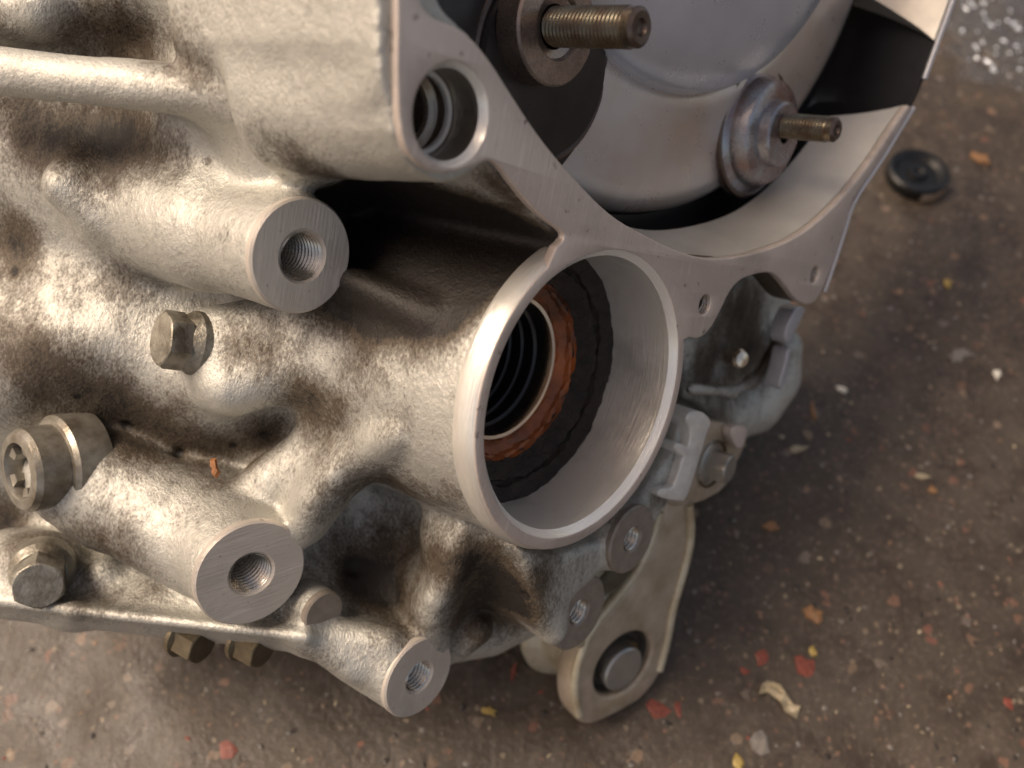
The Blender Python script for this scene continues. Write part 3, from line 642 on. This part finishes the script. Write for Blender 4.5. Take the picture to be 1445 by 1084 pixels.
def mtube(pts, r): o_ = tube('arm_rib', [onF3(*p_) for p_ in pts], r, M['armcast']); o_.matrix_local = LUG
mtube([(930,722,.2),(921,760,.2),(900,806,.2),(868,846,.1),(834,886,0),(816,930,0),(809,970,-.2),(817,1008,-.4)], 1.6)
mtube([(972,712,.2),(976,760,.2),(960,822,.2),(948,862,0),(941,905,-.2),(930,945,-.4)], 1.6)
link('bush_housing', lathe([(13.2, -32), (13.2, -1.0), (14.4, -8.7), (19.4, -8.9), (18.0, -12), (17.6, -18), (18.4, -24), (21.8, -27), (23.0, -29.5), (22.4, -32), (13.2, -32)], 128), M['armcast'], gearbox, matrix=LUG)
bush = link('rubber_bush', lathe([(13.3, -3.0), (12.6, -2.6), (11.2, -4.2), (9.6, -3.6), (8.6, -1.2)], 96), M['rubber'], gearbox, matrix=LUG)
link('bush_core', lathe([(8.5, -6), (8.5, .2), (7.8, .9), (.05, .9)], 96), M['core'], bush, matrix=P3(1.6, -.6, 0))
link('rib_web', plate(list(chaikin(pxs([(790,905),(760,850),(800,860),(860,845),(905,790),(925,760),(900,830),(852,880),(830,920)], -24), 1)), [], -24, 9, 1), M['armcast'], gearbox)

# ------------------------------------------------------------------ torque converter inside the bell
CC = (34.0, 168.0)
conv = thing('torque_converter', 'round grey steel torque converter with studs, sitting inside the bell of the gearbox', 'torque converter', matrix=GEAR @ P3(CC[0], CC[1], -60))
CZ = lambda s: s + 60
link('shell', lathe([(119.5, CZ(-60)), (121.2, CZ(-45)), (121.2, CZ(-36)), (120.2, CZ(-31.5)), (117.5, CZ(-28.6)), (113, CZ(-27.2)), (100, CZ(-25.2)), (90, CZ(-24.2)), (87.2, CZ(-24.6)), (85.8, CZ(-25.2))], 256, sharp=None), M['converter'], conv)
link('hub_dome', lathe([(86.0, CZ(-25.4)), (85.4, CZ(-22.2)), (83.6, CZ(-19.2)), (79, CZ(-15.5)), (70, CZ(-11.5)), (55, CZ(-8.5)), (35, CZ(-7.2)), (.1, CZ(-7))], 256, sharp=None), M['dome'], conv)
def stud(px_, py_, s_base, L_, r_, par, mat, cap, c):
    p = on3(px_, py_, s_base); n = int(L_ / 1.1 * 8)
    mt = P3(p[0] - c[0], p[1] - c[1], s_base + 60)
    def fn(r, z, a, j):
        ph = ((z / 1.1) + a / (2 * math.pi)) % 1.0; am = .32 if z < L_ - 2.2 else 0
        return r + am * (1 - abs(2 * ph - 1)) * 2 - am, z
    st = link('stud', lathe([(r_, L_ * i / (n - 1)) for i in range(n)], 48, fn, sharp=None), mat, par, matrix=mt)
    link('stud_tip', lathe([(r_ * .98, L_ - 2.4), (r_ * .98, L_), (r_ * .78, L_ + .8), (r_ * .45, L_ + .7), (r_ * .35, L_ - .2), (.05, L_ - .3)], 48), cap, st)
    return st
q2 = on(1066, 186, -25)
link('stud_pad', lathe([(21, -2), (20.8, .3), (19.8, 1.0), (18.0, 1.6), (17.4, 2.2), (16.4, 6.6), (15.8, 7.4), (14.8, 7.8), (10.6, 8.2), (10.0, 11.0), (9.2, 11.5), (3, 11.6)], 128), M['padsteel'], conv, matrix=P3(q2[0] - CC[0], q2[1] - CC[1], CZ(-26)))
q2p = to_px((q2[0], q2[1], -15)); 
stud(q2p[0], q2p[1] - 12, -15, 17.5, 3.7, conv, M['stud'], M['stud_end'], CC)
q1 = on(768, 92, -25)
link('stud_pad', lathe([(23.5, -2), (23.2, .4), (22.2, 1.0), (21.6, 2.6), (14, 3.2), (.05, 3.4)], 128), M['darkpad'], conv, matrix=P3(q1[0] - CC[0], q1[1] - CC[1], CZ(-26)), label='black oily stud pad')
link('pad_weld', lathe([(24.4, .2), (23.9, 1.3), (23.0, 1.6), (22.2, 1.1)], 128), M['stud_end'], conv, matrix=P3(q1[0] - CC[0], q1[1] - CC[1], CZ(-26)))
link('pad_weld', lathe([(21.6, .1), (21.2, 1.2), (20.3, 1.5), (19.6, 1.0)], 128), M['stud_end'], conv, matrix=P3(q2[0] - CC[0], q2[1] - CC[1], CZ(-26)))
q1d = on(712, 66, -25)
link('oil_film', lathe([(37, -1.2), (36.6, .25), (35.8, .5), (.05, .6)], 128, lambda r, z, a, j: (r * (1 + .03 * math.sin(5 * a) + .02 * math.sin(11 * a)), z)), M['darkpad'], conv, matrix=P3(q1d[0] - CC[0], q1d[1] - CC[1], CZ(-25.6)), label='black oily film on the face of the converter')  # added dark disc: oily smear painting the bell wall's shadow
q1w = on(788, 38, -16)
link('stud_washer', lathe([(13.2, -7), (13.2, -.6), (12.7, 0), (7.6, .2), (6.9, -.8), (5.0, -1.2)], 96), M['washer'], conv, matrix=P3(q1w[0] - CC[0], q1w[1] - CC[1], CZ(-16)))
q1p = to_px((q1w[0], q1w[1], -17)); stud(q1p[0], q1p[1], -17, 24, 4.3, conv, M['stud'], M['stud_end'], CC)

# ------------------------------------------------------------------ floor
def floor_material():
    m, t, b = new_mat('oily_concrete'); co = obj_co(t)
    big = noise(t, co, 9, 5, .6, .5); mid = noise(t, co, 55, 6, .62); fine = noise(t, co, 420, 4, .6)
    c = mixc(t, ramp(t, big, [(.35, g3(0)), (.65, g3(1))]), (.044, .031, .019), (.072, .055, .039))
    c = mixc(t, ramp(t, mid, [(.38, g3(.8)), (.55, g3(0))]), c, (.032, .020, .011))
    c = mixc(t, ramp(t, fine, [(.5, g3(0)), (.8, g3(.55))]), c, (.16, .125, .095))
    def chips(c, scale, thr, cols, seed):
        mp = mapping(t, co, (1, 1.0, 0)); mp.node.inputs['Location'].default_value = (seed, seed * .7, 0)
        wv = N(t, 'ShaderNodeVectorMath', operation='ADD'); t.links.new(mp, wv.inputs[0])
        nn = N(t, 'ShaderNodeTexNoise'); nn.inputs['Scale'].default_value = scale * 1.7; t.links.new(mp, nn.inputs['Vector'])
        vs_ = N(t, 'ShaderNodeVectorMath', operation='SCALE'); vs_.inputs['Scale'].default_value = .8 / scale; t.links.new(nn.outputs['Color'], vs_.inputs[0]); t.links.new(vs_.outputs[0], wv.inputs[1])
        v = N(t, 'ShaderNodeTexVoronoi'); v.inputs['Scale'].default_value = scale; t.links.new(wv.outputs[0], v.inputs['Vector'])
        sep = N(t, 'ShaderNodeSeparateColor'); t.links.new(v.outputs['Color'], sep.inputs[0])
        sel = mth(t, 'GREATER_THAN', sep.outputs[0], thr); near = mth(t, 'LESS_THAN', v.outputs['Distance'], .42)
        fac = mth(t, 'MULTIPLY', mth(t, 'MULTIPLY', sel, near), mth(t, 'ADD', .25, mth(t, 'MULTIPLY', sep.outputs[2], .65)))
        return mixc(t, fac, c, ramp(t, sep.outputs[1], cols))
    c = chips(c, 190, .94, [(.0, (.16, .10, .06)), (.35, (.20, .07, .045)), (.65, (.26, .18, .11)), (1, (.20, .17, .15))], 3.1)
    c = chips(c, 420, .90, [(.0, (.24, .18, .12)), (.4, (.20, .09, .055)), (.7, (.12, .09, .07)), (1, (.34, .28, .19))], 1.3)
    wc = floor_pt(1440, 40); dv = N(t, 'ShaderNodeVectorMath', operation='DISTANCE'); t.links.new(co, dv.inputs[0]); dv.inputs[1].default_value = (wc.x, wc.y, 0)
    wet = ramp(t, mth(t, 'ADD', mth(t, 'MULTIPLY', dv.outputs['Value'], 9.0), mth(t, 'MULTIPLY', mid, .9)), [(.80, g3(1)), (.95, g3(0))])
    c = mixc(t, wet, c, (.055, .042, .028)); t.links.new(c, b.inputs['Base Color'])
    t.links.new(mixc(t, wet, ramp(t, mid, [(.3, g3(.40)), (.7, g3(.66))]), .05), b.inputs['Roughness'])
    b.inputs['Specular IOR Level'].default_value = .6
    t.links.new(wet, b.inputs['Coat Weight']); b.inputs['Coat Roughness'].default_value = .03
    rip = noise(t, co, 260, 3, .6)
    h = mth(t, 'ADD', mth(t, 'MULTIPLY', mid, 1.0), mth(t, 'MULTIPLY', fine, .3)); h = mth(t, 'ADD', h, mth(t, 'MULTIPLY', mth(t, 'MULTIPLY', wet, rip), 3.0)); bump(t, b, h, .6, .002); return m
M['floor'] = floor_material()
xs = np.concatenate([-np.geomspace(6, .5, 14), np.linspace(-.45, .55, 240), np.geomspace(.6, 6, 14)])
ys = np.concatenate([-np.geomspace(6, .35, 12), np.linspace(-.3, .6, 220), np.geomspace(.65, 6, 14)])
GX, GY = np.meshgrid(xs, ys, indexing='ij'); FP = np.c_[GX.ravel(), GY.ravel(), np.zeros(GX.size)]
FP[:, 2] = vnoise(FP * 1000, .018, 5) * .0035 + vnoise(FP * 1000, .06, 6) * .0018 - .0016
n1, n2 = GX.shape; I0 = (np.arange(n1 - 1)[:, None] * n2 + np.arange(n2 - 1)[None]).ravel()
fl = link('floor', mesh_of(FP, np.c_[I0, I0 + n2, I0 + n2 + 1, I0 + 1].tolist(), mm=False), M['floor']); fl['kind'] = 'structure'

# things that lie on the floor
def mat_simple(name, col, rough=.5, metal=0.0, **k): M[name] = plain(name, col, rough, metal, **k)
mat_simple('chip_red', (.23, .055, .034), .5, scale=600, var=.4); mat_simple('chip_orange', (.30, .155, .065), .5, scale=600)
mat_simple('chip_cream', (.42, .35, .23), .38, scale=600); mat_simple('chip_white', (.80, .76, .66), .4, scale=600); mat_simple('chip_grey', (.20, .18, .16), .5, scale=600)
mat_simple('chip_yellow', (.42, .30, .08), .4, scale=600); mat_simple('chip_dark', (.035, .026, .02), .35, scale=600)
mat_simple('bung_rubber', (.006, .006, .006), .38, scale=300)
def floor_z(x, y):
    return float(vnoise(np.array([[x, y, 0.]]) * 1000, .018, 5)[0] * .0035 + vnoise(np.array([[x, y, 0.]]) * 1000, .06, 6)[0] * .0018 - .0016)
def flake_mesh(w_, h_, seed, thick=.9, jag=.42):
    r = random.Random(seed); n = r.choice((7, 8, 9, 11)); a0 = r.random() * 6; out = []
    for i in range(n):
        a = a0 + 2 * math.pi * i / n; k = 1 + jag * (r.random() - .5) * 2; out.append((w_ * .5 * k * math.cos(a), h_ * .5 * k * math.sin(a)))
    V_ = [(x, y, -.4) for x, y in out] + [(x * .96, y * .96, thick * (.6 + .5 * r.random())) for x, y in out] + [(x * .5, y * .5, thick * (.8 + .7 * r.random())) for x, y in out] + [(0, 0, thick * 1.1)]
    F_ = []
    for j in range(2):
        for i in range(n): k = (i + 1) % n; F_.append((j * n + i, j * n + k, (j + 1) * n + k, (j + 1) * n + i))
    for i in range(n): F_.append((2 * n + i, 2 * n + (i + 1) % n, 3 * n))
    return mesh_of(V_, F_, sharp=50)
FL = [
 ('paint_flake', 1076, 926, 24, 22, 'chip_red', 'brightest red paint flake on the floor just above the jagged cream scrap', 'paint flake'),
 ('paint_flake', 1051, 946, 17, 12, 'chip_red', 'small red paint flake touching the left end of the jagged cream scrap', 'paint flake'),
 ('paint_flake', 1138, 936, 28, 30, 'chip_red', 'dull red paint flake on the floor just under the small yellow chip', 'paint flake'),
 ('paint_flake', 926, 1000, 46, 26, 'chip_red', 'widest red paint flake on the floor, straight below the bush arm', 'paint flake'),
 ('paint_flake', 958, 1001, 11, 30, 'chip_red', 'narrow upright red paint flake at the right end of the widest red flake', 'paint flake'),
 ('paint_flake', 1425, 990, 18, 22, 'chip_red', 'red paint flake near the bottom right corner of the floor', 'paint flake'),
 ('paint_flake', 724, 948, 10, 26, 'chip_red', 'slim red paint flake on the floor left of the bush housing', 'paint flake'),
 ('paint_flake', 320, 1056, 34, 26, 'chip_red', 'faded red paint flake near the bottom edge, far below the bolts', 'paint flake'),
 ('stone_chip', 1148, 865, 32, 24, 'chip_orange', 'pointed orange tan stone chip on the dark floor between bracket and red flakes', 'stone chip'),
 ('stone_chip', 1090, 740, 26, 15, 'chip_orange', 'orange stone chip on the floor right of the hex bolt bracket', 'stone chip'),
 ('stone_chip', 1150, 917, 12, 14, 'chip_yellow', 'tiny bright yellow chip above the dull red flake', 'stone chip'),
 ('stone_chip', 1303, 670, 24, 12, 'chip_cream', 'oblong cream stone chip on the open floor at the right', 'stone chip'),
 ('stone_chip', 1318, 688, 13, 12, 'chip_orange', 'small orange stone chip just below the oblong cream one', 'stone chip'),
 ('stone_chip', 1190, 546, 18, 13, 'chip_white', 'white stone chip on the floor right of the curved cover', 'stone chip'),
 ('stone_chip', 1408, 525, 11, 17, 'chip_white', 'white oval stone chip by the right edge of the floor', 'stone chip'),
 ('stone_chip', 1385, 222, 32, 22, 'chip_orange', 'large orange tan stone chip beside the black rubber bung', 'stone chip'),
 ('stone_chip', 1149, 580, 9, 28, 'chip_orange', 'narrow orange sliver of stone standing upright below the white chip', 'stone chip'),
 ('stone_chip', 1128, 632, 26, 12, 'chip_cream', 'long tan sliver of stone right of the bolted bracket', 'stone chip'),
 ('stone_chip', 1337, 399, 13, 16, 'chip_yellow', 'small yellowish stone chip on the floor below the rubber bung', 'stone chip'),
 ('stone_chip', 1075, 1046, 34, 32, 'chip_grey', 'flat grey stone chip by the bottom edge under the cream scrap', 'stone chip'),
 ('stone_chip', 1042, 1076, 20, 30, 'chip_yellow', 'ochre stone chip cut by the bottom edge of the picture', 'stone chip'),
 ('stone_chip', 690, 1002, 24, 12, 'chip_yellow', 'yellow stone chip on the floor between the threaded boss and the bush arm', 'stone chip'),
 ('stone_chip', 1355, 500, 46, 18, 'chip_grey', 'long brownish grey pebble on the open floor at the right', 'stone chip'),
]
GRP = {'paint_flake': 'red paint flakes scattered on the floor', 'stone_chip': 'stone chips scattered on the floor'}
for k_, (nm_, x_, y_, w_, h_, mt_, lb_, ct_) in enumerate(FL):
    p = floor_pt(x_, y_); px_mm = math.dist((0, 0, CAM_H), p) * 1000 / math.hypot(*ray(x_, y_)) / F_PX
    ob = link(nm_, flake_mesh(w_ * px_mm * .85, h_ * px_mm * .95, k_ + 3, .35 if 'paint' in nm_ else .9), M[mt_], smooth=False)
    ob.location = (p.x, p.y, floor_z(p.x, p.y)); ob.rotation_euler = (0, 0, random.uniform(-.3, .3)); ob['label'] = lb_; ob['category'] = ct_; ob['group'] = GRP[nm_]
# crumpled cream scrap
p = floor_pt(1100, 985); V_, F_ = [], []; rr_ = random.Random(5); line = [(-9, 5), (-6, 6), (-3, 5.5), (0, 3.5), (2, 0), (4, -3), (6, -6), (9, -6.5)]
for i, (x, y) in enumerate(line):
    for k, o_ in enumerate((-2.6, -.9, .9, 2.6)): V_.append((x + o_ * .5, y + o_ * (.9 + .4 * rr_.random()), .6 + rr_.random() * 2.6))
for i in range(len(line) - 1):
    for k in range(3): F_.append((i * 4 + k, i * 4 + k + 1, i * 4 + 5 + k, i * 4 + 4 + k))
sc_ = link('plastic_scrap', mesh_of(V_, F_), M['chip_cream'], smooth=False); sc_.scale = (.72, .72, .8); sc_.location = (p.x, p.y, floor_z(p.x, p.y) + .0003)
so_ = sc_.modifiers.new('thickness', 'SOLIDIFY'); so_.thickness = .0004
sc_['label'] = 'crumpled jagged cream scrap on the floor amid the red paint flakes'; sc_['category'] = 'scrap'
# black bung with a scrap of metal in it
p = floor_pt(1292, 250); bung = thing('rubber_bung', 'round black rubber bung lying on the floor beside the bell rim', 'rubber bung', matrix=Matrix.Translation((p.x, p.y, floor_z(p.x, p.y))))
link('ring', lathe([(15.6, 0), (16.2, 3), (15.8, 6.2), (14.6, 7.4), (12.6, 7.0), (11.4, 5.4), (10.2, 4.2), (5.4, 4.0), (4.6, 5.6), (3.0, 5.8), (2, 4.6), (.05, 4.4)], 72), M['bung_rubber'], bung)
link('metal_lip', lathe([(13.9, 7.1), (15.3, 6.3), (16.6, 3.6), (17.0, .4)], 72, lambda r, z, a, j: (r if math.cos(a + .75) > .6 else min(r, 13.5), z if math.cos(a + .75) > .6 else min(z, 2))), M['lip'], bung)
rp = random.Random(3); c0 = floor_pt(1430, 50); rx = floor_pt(1520, 50).x - c0.x
def scatter(name, mat, pts, seed, flat=.5):
    r = random.Random(seed); V_, F_ = [], []
    base = [(0, 0, 1), (.9, 0, .3), (.28, .85, .3), (-.72, .53, .3), (-.72, -.53, .3), (.28, -.85, .3), (.72, .53, -.5), (-.28, .85, -.5), (-.9, 0, -.5), (-.28, -.85, -.5), (.72, -.53, -.5)]
    tri = [(0,1,2),(0,2,3),(0,3,4),(0,4,5),(0,5,1),(1,6,2),(2,6,7),(2,7,3),(3,7,8),(3,8,4),(4,8,9),(4,9,5),(5,9,10),(5,10,1),(1,10,6)]
    P_ = np.array([[x, y, 0] for x, y, _ in pts]); Z_ = vnoise(P_ * 1000, .018, 5) * .0035 + vnoise(P_ * 1000, .06, 6) * .0018 - .0016
    for (x, y, sz), z in zip(pts, Z_):
        k0 = len(V_); a = r.random() * 6.28; ca, sa = math.cos(a), math.sin(a); ex = r.uniform(.6, 1.5); fz = flat * r.uniform(.5, 1.1)
        for bx, by, bz in base:
            j = 1 + r.uniform(-.25, .25); q = (bx * sz * ex * j, by * sz * j / ex)
            V_.append((x + q[0] * ca - q[1] * sa, y + q[0] * sa + q[1] * ca, z + bz * sz * fz * j))
        F_ += [tuple(k0 + i for i in f) for f in tri]
    o = link(name, mesh_of(V_, F_, mm=False), mat, smooth=False); o['kind'] = 'stuff'; return o
def rnd_pts(n, smin_, smax_, seed, x0=-.22, x1=.42, y0=-.18, y1=.42):
    r = random.Random(seed); return [(r.uniform(x0, x1), r.uniform(y0, y1), smin_ + (smax_ - smin_) * r.random() ** 3) for _ in range(n)]
scatter('gravel', M['chip_grey'], rnd_pts(2600, .0003, .0014, 11), 1, .35); scatter('pale_grit', M['chip_cream'], rnd_pts(520, .0002, .0011, 12), 2, .5)
scatter('red_grit', M['chip_red'], rnd_pts(170, .0003, .0013, 13), 3, .3); scatter('orange_grit', M['chip_orange'], rnd_pts(300, .0003, .0013, 14), 4, .4)
scatter('dark_grit', M['chip_dark'], rnd_pts(1500, .0004, .0018, 15), 5, .35)
cr = []
while len(cr) < 80:
    x_ = c0.x + rx * rp.uniform(-1, 1); y_ = c0.y + rx * 1.4 * rp.uniform(-1, 1)
    if ((x_ - c0.x) / rx) ** 2 + ((y_ - c0.y) / rx / 1.4) ** 2 < .9: cr.append((x_, y_, rp.uniform(.0004, .0021)))
mat_simple('crumb_glass', (.70, .76, .84), .10, scale=300, coat=.8)
scatter('glass_crumbs', M['crumb_glass'], cr, 8, .9)  # added pale blobs standing for sky glints on the wet floor
# seal crumbs inside the bearing bore
V_, F_ = [], []; r = random.Random(9)
for _ in range(420):
    a = r.uniform(0, 6.28); q = r.uniform(26.5, 35); z = -21.6 - (35.6 - q) * .55 + (-.4); s_ = r.uniform(.3, .9); k0 = len(V_)
    for d in ((0, 0, 1), (1, 0, 0), (0, 1, 0), (-1, 0, 0), (0, -1, 0)): V_.append((q * math.cos(a) + d[0] * s_ * r.uniform(.6, 1.3), q * math.sin(a) + d[1] * s_ * r.uniform(.6, 1.3), z + d[2] * s_))
    F_ += [(k0, k0 + 1, k0 + 2), (k0, k0 + 2, k0 + 3), (k0, k0 + 3, k0 + 4), (k0, k0 + 4, k0 + 1)]
cb = link('seal_crumbs', mesh_of(V_, F_), M['sealgrime'], gearbox, smooth=False, matrix=P3(4, 0, 0)); cb['kind'] = 'stuff'
